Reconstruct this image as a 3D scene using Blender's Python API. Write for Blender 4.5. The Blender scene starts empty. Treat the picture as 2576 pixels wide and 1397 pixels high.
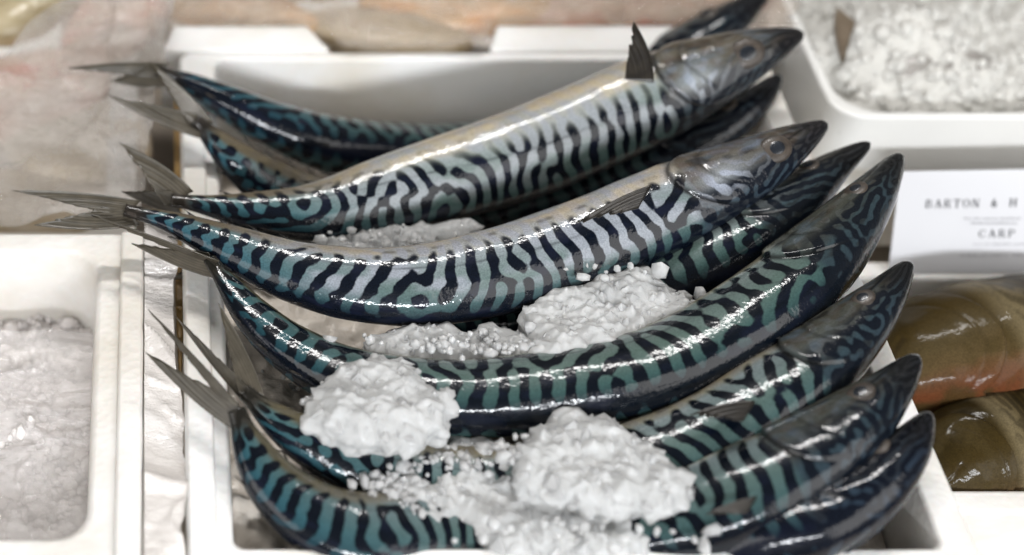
import bpy, bmesh, math, random
import numpy as np
from mathutils import Vector, Matrix, noise as mnoise

random.seed(7)
rng = np.random.default_rng(7)
S = bpy.context.scene
C = S.collection
R = math.radians

# ------------------------------------------------------------------ camera
PITCH = R(47.0)
FPX = 3840.0                    # focal length in reference pixels (2576 wide)
REFW, REFH = 2576.0, 1397.0
AXX, AXY = 400.0, 700.0           # where the optical axis meets the picture (off-centre crop)
DIST, RIM = 0.67, 0.10
CAM = Vector((0.0, -DIST * math.cos(PITCH), RIM + DIST * math.sin(PITCH)))
FWD = Vector((0, math.cos(PITCH), -math.sin(PITCH)))
UPV = Vector((0, math.sin(PITCH), math.cos(PITCH)))
cam_data = bpy.data.cameras.new('camera')
cam = bpy.data.objects.new('camera', cam_data)
C.objects.link(cam)
cam.location = CAM
cam.rotation_euler = (R(90) - PITCH, 0, 0)
cam_data.sensor_width = 36.0
cam_data.lens = 36.0 * FPX / REFW
cam_data.shift_x = (REFW / 2 - AXX) / REFW
cam_data.shift_y = (AXY - REFH / 2) / REFW
cam_data.clip_start = 0.02
cam_data.clip_end = 50
cam_data.dof.use_dof = True
cam_data.dof.focus_distance = 0.640
cam_data.dof.aperture_fstop = 3.3
S.camera = cam

# ------------------------------------------------------------------ world and lamps
W = bpy.data.worlds.new('World')
S.world = W
W.use_nodes = True
bgn = W.node_tree.nodes['Background']
bgn.inputs['Color'].default_value = (1.0, 0.98, 0.95, 1)
bgn.inputs['Strength'].default_value = 0.14


def lamp(name, loc, target, power, sx, sy, col):
    d = bpy.data.lights.new(name, 'AREA')
    d.shape = 'RECTANGLE'
    d.size, d.size_y = sx, sy
    d.energy = power
    d.color = col
    o = bpy.data.objects.new(name, d)
    o.location = loc
    o.rotation_euler = (Vector(target) - Vector(loc)).to_track_quat('-Z', 'Y').to_euler()
    C.objects.link(o)
    return o


CEN = (0.16, 0.0, 0.1)
lamp('left_fill_light', (-1.8, -1.65, 1.4), CEN, 37.5, 2.0, 1.8, (1.0, 0.985, 0.965))  # added soft fill, set to the side so its sheen misses the flanks
lamp('right_fill_light', (2.1, -1.65, 1.4), CEN, 37.5, 2.0, 1.8, (1.0, 0.985, 0.965))  # added matching fill, far enough forward to brighten the rear wall
lamp('rear_strip_lamp', (0.22, 0.72, 1.45), CEN, 17, 0.9, 0.06, (1.0, 0.98, 0.96))
lamp('front_strip_lamp', (0.30, -1.5, 0.75), CEN, 26, 0.9, 0.08, (0.93, 0.96, 1.0))
S.view_settings.view_transform = 'Standard'
S.view_settings.look = 'None'
S.view_settings.exposure = 0.0
S.view_settings.gamma = 1.0


# ------------------------------------------------------------------ helpers
def at(px, py, z):
    """world point on the height z seen at a reference pixel"""
    d = Vector(((px - AXX) / FPX, 0, 0)) + UPV * ((AXY - py) / FPX) + FWD
    t = (z - CAM.z) / d.z
    return CAM + d * t


def ray(px, py):
    return Vector(((px - AXX) / FPX, 0, 0)) + UPV * ((AXY - py) / FPX) + FWD


def hit_plane(px, py, p0, n):
    d = ray(px, py)
    return CAM + d * ((p0 - CAM).dot(n) / d.dot(n))


def tag(o, label=None, cat=None, group=None, kind=None):
    if label: o['label'] = label
    if cat: o['category'] = cat
    if group: o['group'] = group
    if kind: o['kind'] = kind
    return o


def empty(name, loc):
    o = bpy.data.objects.new(name, None)
    o.location = loc
    o.empty_display_size = 0.02
    C.objects.link(o)
    return o


def link(name, me, m, parent=None, smooth=True):
    """links a mesh whose vertices are in world space; keeps that place under a parent"""
    if m: me.materials.append(m)
    o = bpy.data.objects.new(name, me)
    C.objects.link(o)
    if smooth and len(me.polygons):
        me.polygons.foreach_set('use_smooth', [True] * len(me.polygons))
    if parent is not None:
        o.parent = parent
        if parent.type == 'EMPTY':
            o.matrix_parent_inverse = Matrix.Translation(-parent.location)
    return o


def from_np(name, co, quads, tris=None):
    me = bpy.data.meshes.new(name)
    faces = [] if quads is None else quads.tolist()
    if tris is not None: faces += tris.tolist()
    me.from_pydata(co.tolist(), [], faces)
    me.update()
    return me


def grid_quads(nu, nv, wrap_v=False):
    i = np.arange(nu - 1)[:, None]
    nj = nv if wrap_v else nv - 1
    j = np.arange(nj)[None, :]
    j2 = (j + 1) % nv
    a = i * nv + j; b = i * nv + j2; c = (i + 1) * nv + j2; d = (i + 1) * nv + j
    return np.stack([a, b, c, d], -1).reshape(-1, 4)


_perm = rng.random((64, 64, 64)).astype(np.float32)


def vnoise(p):
    p = np.asarray(p, dtype=np.float64)
    i = np.floor(p).astype(int)
    f = p - i
    f = f * f * (3 - 2 * f)
    i0 = i & 63; i1 = (i + 1) & 63
    x0, y0, z0 = i0[..., 0], i0[..., 1], i0[..., 2]
    x1, y1, z1 = i1[..., 0], i1[..., 1], i1[..., 2]
    fx, fy, fz = f[..., 0], f[..., 1], f[..., 2]
    def L(a, b, t): return a + (b - a) * t
    c00 = L(_perm[x0, y0, z0], _perm[x1, y0, z0], fx)
    c10 = L(_perm[x0, y1, z0], _perm[x1, y1, z0], fx)
    c01 = L(_perm[x0, y0, z1], _perm[x1, y0, z1], fx)
    c11 = L(_perm[x0, y1, z1], _perm[x1, y1, z1], fx)
    return L(L(c00, c10, fy), L(c01, c11, fy), fz) * 2 - 1


def fbm(p, o=4):
    p = np.asarray(p, dtype=np.float64)
    r = 0; a = 0.5
    for k in range(o):
        r = r + a * vnoise(p * (2 ** k) + 17.3 * k)
        a *= 0.5
    return r


def sstep(a, b, x):
    t = np.clip((x - a) / (b - a), 0, 1)
    return t * t * (3 - 2 * t)


def catmull(pts, n):
    """even arc-length samples through control points"""
    P = np.array(pts, float)
    P = np.vstack([2 * P[0] - P[1], P, 2 * P[-1] - P[-2]])
    out = []
    for k in range(1, len(P) - 2):
        t = np.linspace(0, 1, 60, endpoint=False)[:, None]
        a, b, c, d = P[k - 1], P[k], P[k + 1], P[k + 2]
        out.append(0.5 * ((2 * b) + (-a + c) * t + (2 * a - 5 * b + 4 * c - d) * t ** 2 + (-a + 3 * b - 3 * c + d) * t ** 3))
    out = np.vstack(out + [P[-2][None]])
    for _ in range(6):
        out[1:-1] = (out[:-2] + 2 * out[1:-1] + out[2:]) / 4
    seg = np.linalg.norm(np.diff(out, axis=0), axis=1)
    s = np.concatenate([[0], np.cumsum(seg)])
    q = np.linspace(0, s[-1], n)
    return np.stack([np.interp(q, s, out[:, k]) for k in range(out.shape[1])], 1), s[-1]


# ------------------------------------------------------------------ materials
class NT:
    def __init__(self, name):
        self.m = bpy.data.materials.new(name)
        self.m.use_nodes = True
        self.t = self.m.node_tree
        self.b = self.t.nodes['Principled BSDF']
        self.out = self.t.nodes['Material Output']

    def n(self, typ, **kw):
        nd = self.t.nodes.new(typ)
        for k, v in kw.items():
            if k in nd.inputs: nd.inputs[k].default_value = v
            else: setattr(nd, k, v)
        return nd

    def l(self, a, b): self.t.links.new(a, b)

    def set(self, **kw):
        for k, v in kw.items():
            self.b.inputs[k.replace('_', ' ')].default_value = v
        return self

    def noise(self, scale, detail=3, rough=0.55, vec=None, stretch=None):
        nd = self.n('ShaderNodeTexNoise', Scale=scale, Detail=detail, Roughness=rough)
        if vec is None:
            vec = self.n('ShaderNodeNewGeometry').outputs['Position']
        if stretch:
            mp = self.n('ShaderNodeMapping')
            mp.inputs['Scale'].default_value = stretch
            self.l(vec, mp.inputs['Vector'])
            vec = mp.outputs['Vector']
        self.l(vec, nd.inputs['Vector'])
        return nd.outputs['Fac']

    def ramp(self, fac, stops):
        nd = self.n('ShaderNodeValToRGB')
        e = nd.color_ramp.elements
        while len(e) < len(stops): e.new(0.5)
        for k, (p, c) in enumerate(stops):
            e[k].position = p
            e[k].color = c if len(c) == 4 else (*c, 1)
        self.l(fac, nd.inputs['Fac'])
        return nd.outputs['Color']

    def mix(self, fac, a, b, mode='MIX'):
        nd = self.n('ShaderNodeMix', data_type='RGBA', blend_type=mode)
        for v, i in ((fac, 0), (a, 6), (b, 7)):
            if hasattr(v, 'node'): self.l(v, nd.inputs[i])
            else: nd.inputs[i].default_value = v if i == 0 else ((*v, 1) if len(v) == 3 else v)
        return nd.outputs[2]

    def bump(self, h, strength, dist, normal=None):
        nd = self.n('ShaderNodeBump', Strength=strength, Distance=dist)
        self.l(h, nd.inputs['Height'])
        if normal: self.l(normal, nd.inputs['Normal'])
        return nd.outputs['Normal']

    def attr(self, name):
        return self.n('ShaderNodeAttribute', attribute_name=name)


def mat_fish(name, scale_bump=0.13):
    T = NT(name)
    pat = T.attr('pat').outputs['Fac']
    cl = T.attr('light_skin').outputs['Color']
    cd = T.attr('dark_skin').outputs['Color']
    n1 = T.noise(420, 3)
    ad = T.n('ShaderNodeMath', operation='MULTIPLY_ADD')
    ad.inputs[1].default_value = 0.35
    T.l(n1, ad.inputs[0]); T.l(pat, ad.inputs[2])
    f = T.ramp(ad.outputs[0], [(0.60, (0, 0, 0)), (0.75, (1, 1, 1))])
    sp = T.noise(1500, 2)
    var = T.ramp(sp, [(0.3, (0.72, 0.72, 0.72)), (0.75, (1.2, 1.2, 1.2))])
    col = T.mix(f, cd, cl)
    col = T.mix(1.0, col, var, 'MULTIPLY')
    T.l(col, T.b.inputs['Base Color'])
    T.set(Roughness=0.35, Metallic=0.0, IOR=1.4)
    T.b.inputs['Specular IOR Level'].default_value = 0.06
    T.b.inputs['Coat IOR'].default_value = 1.40
    T.b.inputs['Coat Weight'].default_value = 0.9
    T.b.inputs['Coat Roughness'].default_value = 0.11
    v = T.n('ShaderNodeTexVoronoi', Scale=780.0)
    T.l(T.n('ShaderNodeNewGeometry').outputs['Position'], v.inputs['Vector'])
    big = T.noise(190, 3)
    nb = T.bump(v.outputs['Distance'], scale_bump, 0.0003)
    nb = T.bump(big, 0.16, 0.0016, nb)
    T.l(nb, T.b.inputs['Normal'])
    T.l(nb, T.b.inputs['Coat Normal'])
    return T.m


def mat_fin(name, a, b, c):
    T = NT(name)
    r = T.attr('ray').outputs['Fac']
    wv = T.n('ShaderNodeMath', operation='SINE')
    ml = T.n('ShaderNodeMath', operation='MULTIPLY'); ml.inputs[1].default_value = 55
    T.l(r, ml.inputs[0]); T.l(ml.outputs[0], wv.inputs[0])
    ad = T.n('ShaderNodeMath', operation='MULTIPLY_ADD'); ad.inputs[1].default_value = 0.10; ad.inputs[2].default_value = 0.25
    T.l(wv.outputs[0], ad.inputs[0])
    a2 = T.n('ShaderNodeMath', operation='ADD')
    T.l(ad.outputs[0], a2.inputs[0])
    nz = T.noise(160, 4)
    m2 = T.n('ShaderNodeMath', operation='MULTIPLY'); m2.inputs[1].default_value = 0.6
    T.l(nz, m2.inputs[0]); T.l(m2.outputs[0], a2.inputs[1])
    col = T.ramp(a2.outputs[0], [(0.15, a), (0.55, b), (0.95, c)])
    T.l(col, T.b.inputs['Base Color'])
    T.set(Roughness=0.42)
    T.b.inputs['Coat Weight'].default_value = 0.35
    T.b.inputs['Coat Roughness'].default_value = 0.2
    T.l(T.bump(a2.outputs[0], 0.5, 0.0006), T.b.inputs['Normal'])
    tr = T.n('ShaderNodeBsdfTranslucent'); tr.inputs['Color'].default_value = (*b, 1)
    mx = T.n('ShaderNodeMixShader'); mx.inputs[0].default_value = 0.12
    T.l(T.b.outputs[0], mx.inputs[1]); T.l(tr.outputs[0], mx.inputs[2])
    T.l(mx.outputs[0], T.out.inputs['Surface'])
    return T.m


def mat_foam(name, col=(0.75, 0.742, 0.725), stain=(0.62, 0.57, 0.48)):
    T = NT(name)
    n = T.noise(14, 5)
    c = T.ramp(n, [(0.32, stain), (0.52, col), (1.0, col)])
    T.l(T.mix(0.7, col, c), T.b.inputs['Base Color'])
    T.set(Roughness=0.5)
    T.b.inputs['Subsurface Weight'].default_value = 0.08
    T.b.inputs['Subsurface Scale'].default_value = 0.003
    v = T.n('ShaderNodeTexVoronoi', Scale=330.0)
    T.l(T.n('ShaderNodeNewGeometry').outputs['Position'], v.inputs['Vector'])
    nb = T.bump(v.outputs['Distance'], 0.16, 0.0012)
    T.l(T.bump(T.noise(45, 4), 0.12, 0.004, nb), T.b.inputs['Normal'])
    return T.m


def mat_ice(name, col=(0.80, 0.80, 0.79), rough=0.3, sss=0.55, bump=0.35):
    T = NT(name)
    n = T.noise(85, 4)
    c = T.ramp(n, [(0.30, tuple(v * 0.86 for v in col)), (0.58, col)])
    T.l(c, T.b.inputs['Base Color'])
    T.set(Roughness=rough, IOR=1.31)
    T.b.inputs['Subsurface Weight'].default_value = sss
    T.b.inputs['Subsurface Radius'].default_value = (1.0, 1.05, 1.1)
    T.b.inputs['Subsurface Scale'].default_value = 0.004
    nb = T.bump(T.noise(700, 3, 0.6), bump, 0.0010)
    T.l(T.bump(T.noise(260, 3), 0.35, 0.002, nb), T.b.inputs['Normal'])
    return T.m


def mat_film(name, tint=(0.80, 0.77, 0.72), cover=0.45, wrinkle=1.0):
    T = NT(name)
    T.set(Roughness=0.09)
    T.b.inputs['Specular IOR Level'].default_value = 0.8
    T.b.inputs['Base Color'].default_value = (*tint, 1)
    nz = T.noise(22, 5, 0.6)
    rid = T.noise(75, 6, 0.68, stretch=(1, 2.0, 1))
    nb = T.bump(rid, wrinkle, 0.012)
    T.l(nb, T.b.inputs['Normal'])
    tp = T.n('ShaderNodeBsdfTransparent')
    mx = T.n('ShaderNodeMixShader')
    f = T.ramp(nz, [(0.3, (max(cover - 0.2, 0.02),) * 3), (0.7, (min(cover + 0.2, 1),) * 3)])
    T.l(f, mx.inputs[0])
    T.l(tp.outputs[0], mx.inputs[1]); T.l(T.b.outputs[0], mx.inputs[2])
    gl = T.n('ShaderNodeBsdfGlossy', Roughness=0.10)
    T.l(nb, gl.inputs['Normal'])
    m2 = T.n('ShaderNodeMixShader')
    m2.inputs[0].default_value = 0.05
    T.l(mx.outputs[0], m2.inputs[1]); T.l(gl.outputs[0], m2.inputs[2])
    T.l(m2.outputs[0], T.out.inputs['Surface'])
    return T.m


def mat_flesh(name, a, b, c, scale=40, stretch=(1, 3, 1), rough=0.3):
    T = NT(name)
    n = T.noise(scale, 5, 0.6, stretch=stretch)
    T.l(T.ramp(n, [(0.3, a), (0.5, b), (0.72, c)]), T.b.inputs['Base Color'])
    T.set(Roughness=rough)
    T.b.inputs['Coat Weight'].default_value = 0.5
    T.b.inputs['Coat Roughness'].default_value = 0.15
    T.l(T.bump(T.noise(150, 4, stretch=stretch), 0.4, 0.003), T.b.inputs['Normal'])
    return T.m


def mat_plain(name, col, rough=0.5, var=0.12, scale=60, coat=0.0, bump=0.1):
    T = NT(name)
    n = T.noise(scale, 4)
    T.l(T.ramp(n, [(0.3, tuple(v * (1 - var) for v in col)), (0.7, tuple(min(v * (1 + var), 1) for v in col))]), T.b.inputs['Base Color'])
    T.set(Roughness=rough)
    T.b.inputs['Coat Weight'].default_value = coat
    T.b.inputs['Coat Roughness'].default_value = 0.05
    if bump: T.l(T.bump(T.noise(scale * 4, 3), bump, 0.002), T.b.inputs['Normal'])
    return T.m


M_FISH = mat_fish('mackerel_skin')
M_CARP = mat_fish('carp_skin', 0.08)
M_CARP.node_tree.nodes['Principled BSDF'].inputs['Coat Weight'].default_value = 0.22
M_CARP.node_tree.nodes['Principled BSDF'].inputs['Roughness'].default_value = 0.5
M_FIN = mat_fin('tail_fin_skin', (0.018, 0.015, 0.010), (0.055, 0.046, 0.031), (0.13, 0.11, 0.08))
M_PFIN = mat_fin('dark_fin_skin', (0.006, 0.005, 0.004), (0.016, 0.013, 0.01), (0.08, 0.065, 0.045))
M_EYE = mat_plain('eye_ring', (0.042, 0.032, 0.024), 0.5, 0.5, 300, 0.12)
M_PUPIL = mat_plain('eye_pupil', (0.012, 0.015, 0.02), 0.25, 0.3, 300, 0.35)
M_FOAM = mat_foam('polystyrene')
M_FOAM2 = mat_foam('polystyrene_worn', (0.73, 0.71, 0.68), (0.55, 0.5, 0.42))
M_TRAY = mat_plain('white_plastic', (0.74, 0.735, 0.71), 0.3, 0.03, 20, 0.2, 0.02)
M_ICE = mat_ice('crushed_ice', (.82, .825, .82), .16, .5, .3)
M_CLEAR = mat_ice('clear_ice', (.88, .885, .885), .10, .5, .2)
M_CLEAR.node_tree.nodes['Principled BSDF'].inputs['Transmission Weight'].default_value = .55
M_ICE.node_tree.nodes['Principled BSDF'].inputs['Transmission Weight'].default_value = .45
M_ICED = mat_ice('melting_ice', (.64, .58, .51), .25, .4)
M_FILM = mat_film('cling_film', (0.76, 0.70, 0.64), 0.36)
M_FILM2 = mat_film('clear_film', (0.72, 0.68, 0.62), 0.30)
M_FILM3 = mat_film('fillet_film', (0.80, 0.68, 0.56), 0.26)
M_FILM4 = mat_film('ice_film', (0.90, 0.86, 0.84), 0.28, 0.35)
M_FILM5 = mat_film('scrap_film', (0.88, 0.83, 0.79), 0.9, 0.5)
M_CARD = mat_plain('white_card', (0.58, 0.58, 0.60), 0.45, 0.03, 12, 0.1, 0.03)
M_INK = mat_plain('black_ink', (0.05, 0.05, 0.055), 0.6, 0.1, 50, 0, 0)
M_INKG = mat_plain('grey_ink', (0.34, 0.34, 0.36), 0.6, 0.1, 50, 0, 0)
M_COUNTER = mat_plain('counter_top', (0.50, 0.43, 0.35), 0.35, 0.25, 25, 0.3, 0.2)
M_AMBER = mat_plain('amber_plastic', (0.36, 0.22, 0.07), 0.3, 0.3, 60, 0.5, 0.1)
M_REDFIN = mat_plain('orange_fin_skin', (0.20, 0.095, 0.045), 0.35, 0.5, 60, 0.3, 0.15)


# ------------------------------------------------------------------ skin pattern: an activator-inhibitor field
def turing(ns, nt, period_s, period_t, seed, aniso=0.5, it=12, warp=5.0):
    g = np.random.default_rng(seed)
    u = g.standard_normal((ns, nt))
    ks = np.fft.fftfreq(ns)[:, None] * period_s
    kt = np.fft.fftfreq(nt)[None, :] * period_t
    k = np.sqrt(ks ** 2 + kt ** 2) + 1e-9
    ang = (ks / k) ** 2
    G = np.exp(-((k - 1) / 0.30) ** 2) * (1 - aniso + aniso * ang) * 2.0 - 0.25 * np.exp(-(k / 0.35) ** 2)
    for _ in range(it):
        u = np.real(np.fft.ifft2(G * np.fft.fft2(u)))
        u = np.tanh(u / (u.std() + 1e-9) * 1.3)
    u = np.real(np.fft.ifft2(np.exp(-(k / 2.6) ** 2) * np.fft.fft2(u)))
    # wander: shift the sampling place by smooth noise
    i, j = np.meshgrid(np.arange(ns), np.arange(nt), indexing='ij')
    q = np.stack([i / ns * 14, np.cos(j / nt * 6.283) * 1.6 + seed, np.sin(j / nt * 6.283) * 1.6], -1)
    di = (i + warp * fbm(q, 2)); dj = (j + warp * 1.3 * fbm(q + 40, 2))
    i0 = np.floor(di).astype(int); j0 = np.floor(dj).astype(int); fi = di - i0; fj = dj - j0
    g_ = lambda a, b: u[a % ns, b % nt]
    return (g_(i0, j0) * (1 - fi) + g_(i0 + 1, j0) * fi) * (1 - fj) + (g_(i0, j0 + 1) * (1 - fi) + g_(i0 + 1, j0 + 1) * fi) * fj


NS, NTH = 400, 128
S_ = np.linspace(0, 1, NS)[:, None]
TH = (np.arange(NTH) / NTH * 2 * math.pi)[None, :]
THs = np.where(TH > math.pi, TH - 2 * math.pi, TH)
Q = np.abs(THs) / math.pi                       # 0 along the back, 1 along the belly

PROF_S = [0, .006, .018, .035, .06, .09, .13, .18, .24, .32, .42, .52, .62, .71, .79, .86, .91, .95, .98, 1]
PROF_R = [.04, .14, .225, .32, .44, .565, .70, .84, .95, 1, 1, .97, .90, .79, .65, .49, .35, .23, .165, .16]


def smooth_interp(x, xs, ys):
    y = np.interp(x, xs, ys)
    yp = np.pad(y, 8, mode='reflect', reflect_type='odd')
    ker = np.hanning(11); ker /= ker.sum()
    y2 = np.convolve(yp, ker, 'same')[8:-8]
    return np.where(x < 0.03, y, y2)


def body_mesh(name, pts, rmax, rolls, colour_fn, thick=0.82, prof=(PROF_S, PROF_R), groove=True, lump=0.04, seed=0):
    """pts run from the snout to the tail base; returns mesh, spine and frames"""
    wp = [tuple(at(*p)) for p in pts]
    P, length = catmull(wp, NS)
    T = -np.gradient(P, axis=0)
    T /= np.linalg.norm(T, axis=1)[:, None]
    U = np.array([0, 0, 1.0]) - T * T[:, 2:3]
    U /= np.linalg.norm(U, axis=1)[:, None]
    Lt = np.cross(T, U)
    s1 = S_[:, 0]
    phi = np.radians(np.interp(s1, np.linspace(0, 1, len(rolls)), rolls))[:, None]
    phi = np.convolve(np.pad(phi[:, 0], 20, mode='edge'), np.ones(41) / 41, 'valid')[:, None]
    B = np.cos(phi) * Lt + np.sin(phi) * U
    N = np.cos(phi) * U - np.sin(phi) * Lt
    r = smooth_interp(s1, *prof)[:, None] * rmax
    tk = (thick * (1 - 0.12 * sstep(0.7, 0.95, s1)))[:, None] * np.ones_like(TH)
    mult = np.ones((NS, NTH))
    sg = 0.12 + 0.125 * np.sin(np.pi * np.clip((Q - 0.04) / 1.02, 0, 1)) ** 0.7 + 0.012 * np.sin(5 * Q + seed)
    crease = np.zeros((NS, NTH))
    if groove:
        d = S_ - sg
        act = sstep(0.12, 0.3, Q)
        mult += act * (0.05 * sstep(-0.07, -0.004, d) * (d < 0) + (d >= 0) * (0.05 - 0.085 * sstep(0, 0.006, d) + 0.035 * sstep(0.006, 0.05, d)) - 0.0)
        mult -= act * 0.05 * sstep(0.05, 0.16, d)
        crease += act * np.exp(-((d - 0.005) / 0.0045) ** 2)
        d2 = S_ - (sg - 0.055 + 0.02 * Q)
        c2 = sstep(0.25, 0.4, Q) * np.exp(-(d2 / 0.0035) ** 2)
        mult -= 0.018 * c2
        crease += 0.5 * c2
        qm = 0.60 - 0.9 * S_ + 0.1 * np.sin(S_ * 60) * 0.2
        c3 = np.exp(-((Q - qm) / 0.020) ** 2) * (S_ < 0.095) * (S_ > 0.004)
        mult -= 0.05 * c3
        crease += c3
        # eye socket rise
        es = np.exp(-(((S_ - 0.105) / 0.025) ** 2 + ((Q - 0.47) / 0.10) ** 2))
        mult += 0.03 * es
    p3 = np.stack([S_ * np.ones_like(TH) * 9 + seed * 3.1, np.cos(TH) * 1.3 + 0 * S_, np.sin(TH) * 1.3 + 0 * S_], -1)
    mult += lump * fbm(p3, 3) * sstep(0.02, 0.1, S_)
    # a slight shoulder: flatter flank, narrower belly
    ct, st = np.cos(TH), np.sin(TH)
    bel = np.where(ct < 0, 1 - 0.06 * np.abs(ct), 1.0)
    co = P[:, None, :] + (r * mult * ct * bel)[..., None] * B[:, None, :] + (r * mult * tk * np.sign(st) * np.abs(st) ** 0.92)[..., None] * N[:, None, :]
    pat, cl, cd = colour_fn(crease, p3, seed)
    verts = np.vstack([co.reshape(-1, 3), (P[0] + T[0] * r[0] * 0.6)[None], P[-1][None]])
    q = grid_quads(NS, NTH, True)
    j = np.arange(NTH)
    n0 = NS * NTH
    t0 = np.stack([np.full(NTH, n0), (j + 1) % NTH, j], -1)
    b0 = (NS - 1) * NTH
    t1 = np.stack([np.full(NTH, n0 + 1), b0 + j, b0 + (j + 1) % NTH], -1)
    me = from_np(name, verts, q, np.vstack([t0, t1]))
    def put(nm, arr, typ):
        a = me.attributes.new(nm, typ, 'POINT')
        if typ == 'FLOAT':
            v = np.concatenate([arr.reshape(-1), [arr[0, 0], arr[-1, 0]]]).astype(np.float32)
            a.data.foreach_set('value', v)
        else:
            v = np.vstack([arr.reshape(-1, 3), arr[0, :1], arr[-1, :1]])
            v = np.hstack([np.clip(v, 0, 1), np.ones((len(v), 1))]).astype(np.float32)
            a.data.foreach_set('color', v.reshape(-1))
    put('pat', pat, 'FLOAT')
    put('light_skin', cl, 'FLOAT_COLOR')
    put('dark_skin', cd, 'FLOAT_COLOR')
    return me, dict(P=P, T=T, B=B, N=N, r=r[:, 0], tk=thick, L=length, mult=mult, co=co)


def lerpc(stops, x):
    xs = [a for a, _ in stops]
    return np.stack([np.interp(x, xs, [c[k] for _, c in stops]) for k in range(3)], -1)


def mixc(a, b, f): return a + (np.asarray(b) - a) * f[..., None]


def mackerel_colours(tone, pale, brown=0.0, fade0=0.55):
    def fn(crease, p3, seed):
        one = np.ones((NS, NTH))
        Qn = Q + 0.035 * fbm(p3 * 2.2, 3)
        sS = S_ * one
        f1 = turing(NS, NTH, 9.8, 10.8, 100 + seed, 0.10)
        f2 = turing(NS, NTH, 6.5, 7.5, 300 + seed, -0.08, 9, 5.0)
        hd = sstep(0.24, 0.15, sS)
        f = f1 * (1 - hd) + f2 * hd
        pat = 0.5 + 0.42 * f
        # dark line of the back
        pat -= 0.62 * np.exp(-(Qn / 0.085) ** 2) * (1 - hd)
        pat -= 0.12 * hd
        pat -= 0.12 * sstep(0.80, 0.98, sS)
        pat = pat + 0.0
        back = lerpc([(0, (.008, .014, .024)), (.09, (.02, .04, .045)), (.18, (.06, .11, .10)), (.36, (.13, .18, .15)), (.50, (.22, .26, .235)),
                      (.585, (.30, .33, .31)), (.63, (.44, .40, .32)), (.70, (.46, .40, .30)), (.8, (.48, .41, .30)), (1, (.42, .34, .24))], Qn)
        back = mixc(back, np.array([.24, .165, .105]), brown * sstep(.60, .70, Qn) * (1 + 0 * sS))
        tail = lerpc([(0, (.008, .018, .03)), (.12, (.015, .05, .065)), (.3, (.04, .115, .13)), (.54, (.09, .15, .14)), (.62, (.13, .105, .065)), (1, (.17, .13, .085))], Qn)
        ft = sstep(0.62, 0.9, sS)
        L = mixc(back, tail, ft)
        L = mixc(L, np.array([.33, .345, .345]), np.clip(sstep(-0.25, 0.35, fbm(p3 * 1.7 + 9, 3)) * pale * sstep(.15, .35, Qn) * (1 - ft), 0, .85))
        D = one[..., None] * np.array([.0045, .008, .016])
        D = mixc(D, np.array([.010, .014, .032]), sstep(0, .4, fbm(p3 * 3 + 4, 2)))
        # bars fade out on the flank, a broken row of spots below
        edge = Qn + 0.07 * f1 + 0.05 * fbm(p3 * np.array([6, 3, 3]) + 31, 2)
        f0 = fade0 + (0.55 - fade0) * sstep(.5, .8, sS)
        fade = sstep(f0, f0 + .05 + .8 * (.55 - fade0), edge)
        D = mixc(D, L, fade)
        spot = np.exp(-((Qn - 0.69) / 0.022) ** 2) * sstep(0.05, 0.3, fbm(p3 * np.array([7, 1.5, 1.5]) + 77, 2)) * (1 - hd)
        for X in (0, 1):
            pass
        L = mixc(L, np.array([.10, .085, .06]), 0.75 * spot)
        D = mixc(D, np.array([.10, .085, .06]), 0.75 * spot)
        # lateral line
        lat = np.exp(-((Q - 0.50 + 0.04 * np.sin(S_ * 5)) / 0.006) ** 2) * (sS > .24) * (sS < .8)
        L = mixc(L, np.array([.05, .055, .055]), 0.7 * lat)
        # head: dark crown, olive-silver cheek, black snout
        hl = lerpc([(0, (.07, .10, .13)), (.26, (.10, .15, .17)), (.36, (.11, .11, .095)), (.48, (.30, .29, .25)), (.75, (.36, .32, .25)), (1, (.30, .25, .18))], Qn)
        silver = np.exp(-(((sS - .195) / .035) ** 2 + ((Q - .44) / .11) ** 2))  # silvery gill-cover patch, with a white-blue highlight painted in
        blot = fbm(p3 * 3.5 + 51, 4)
        hl = mixc(hl, np.array([.05, .05, .05]), 0.8 * sstep(-.08, .28, blot))
        hl = mixc(hl, np.array([.30, .36, .42]), 0.7 * sstep(0, .35, fbm(p3 * 2.5 + 151, 3)) * sstep(.3, .5, Qn))
        hl = hl * .42
        hl = mixc(hl, np.array([.10, .065, .04]), .45 * sstep(.0, .3, fbm(p3 * 4.5 + 251, 3)) * sstep(.3, .45, Qn))
        hl = mixc(hl, np.array([.48, .52, .55]), .8 * silver * min(pale, 1))
        hdark = mixc(hl * 0.8, np.array([.006, .009, .016]), sstep(.47, .36, Qn))
        fh = sstep(0.255, 0.235, sS)
        L = mixc(L, hl, fh); D = mixc(D, hdark, fh)
        sn = sstep(0.10, 0.035, sS + 0.02 * fbm(p3 * 2, 2))
        L = mixc(L, np.array([.018, .016, .016]), 0.92 * sn); D = mixc(D, np.array([.008, .008, .009]), 0.95 * sn)
        cr = np.clip(crease, 0, 1)
        L = mixc(L, np.array([.014, .012, .011]), 0.9 * cr); D = mixc(D, np.array([.008, .008, .008]), 0.9 * cr)
        pe = sstep(.955, .985, sS)
        L = mixc(L, np.array([.05, .04, .03]), pe); D = mixc(D, np.array([.03, .025, .02]), pe)
        L = L * np.array([.96, .98, 1.09])
        L = L * np.asarray(tone) * .78; D = D * np.asarray(tone) * mixc(np.full((NS, NTH, 3), .55), np.array([.78] * 3), np.maximum(fade, fh))
        return pat, L, D
    return fn


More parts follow.
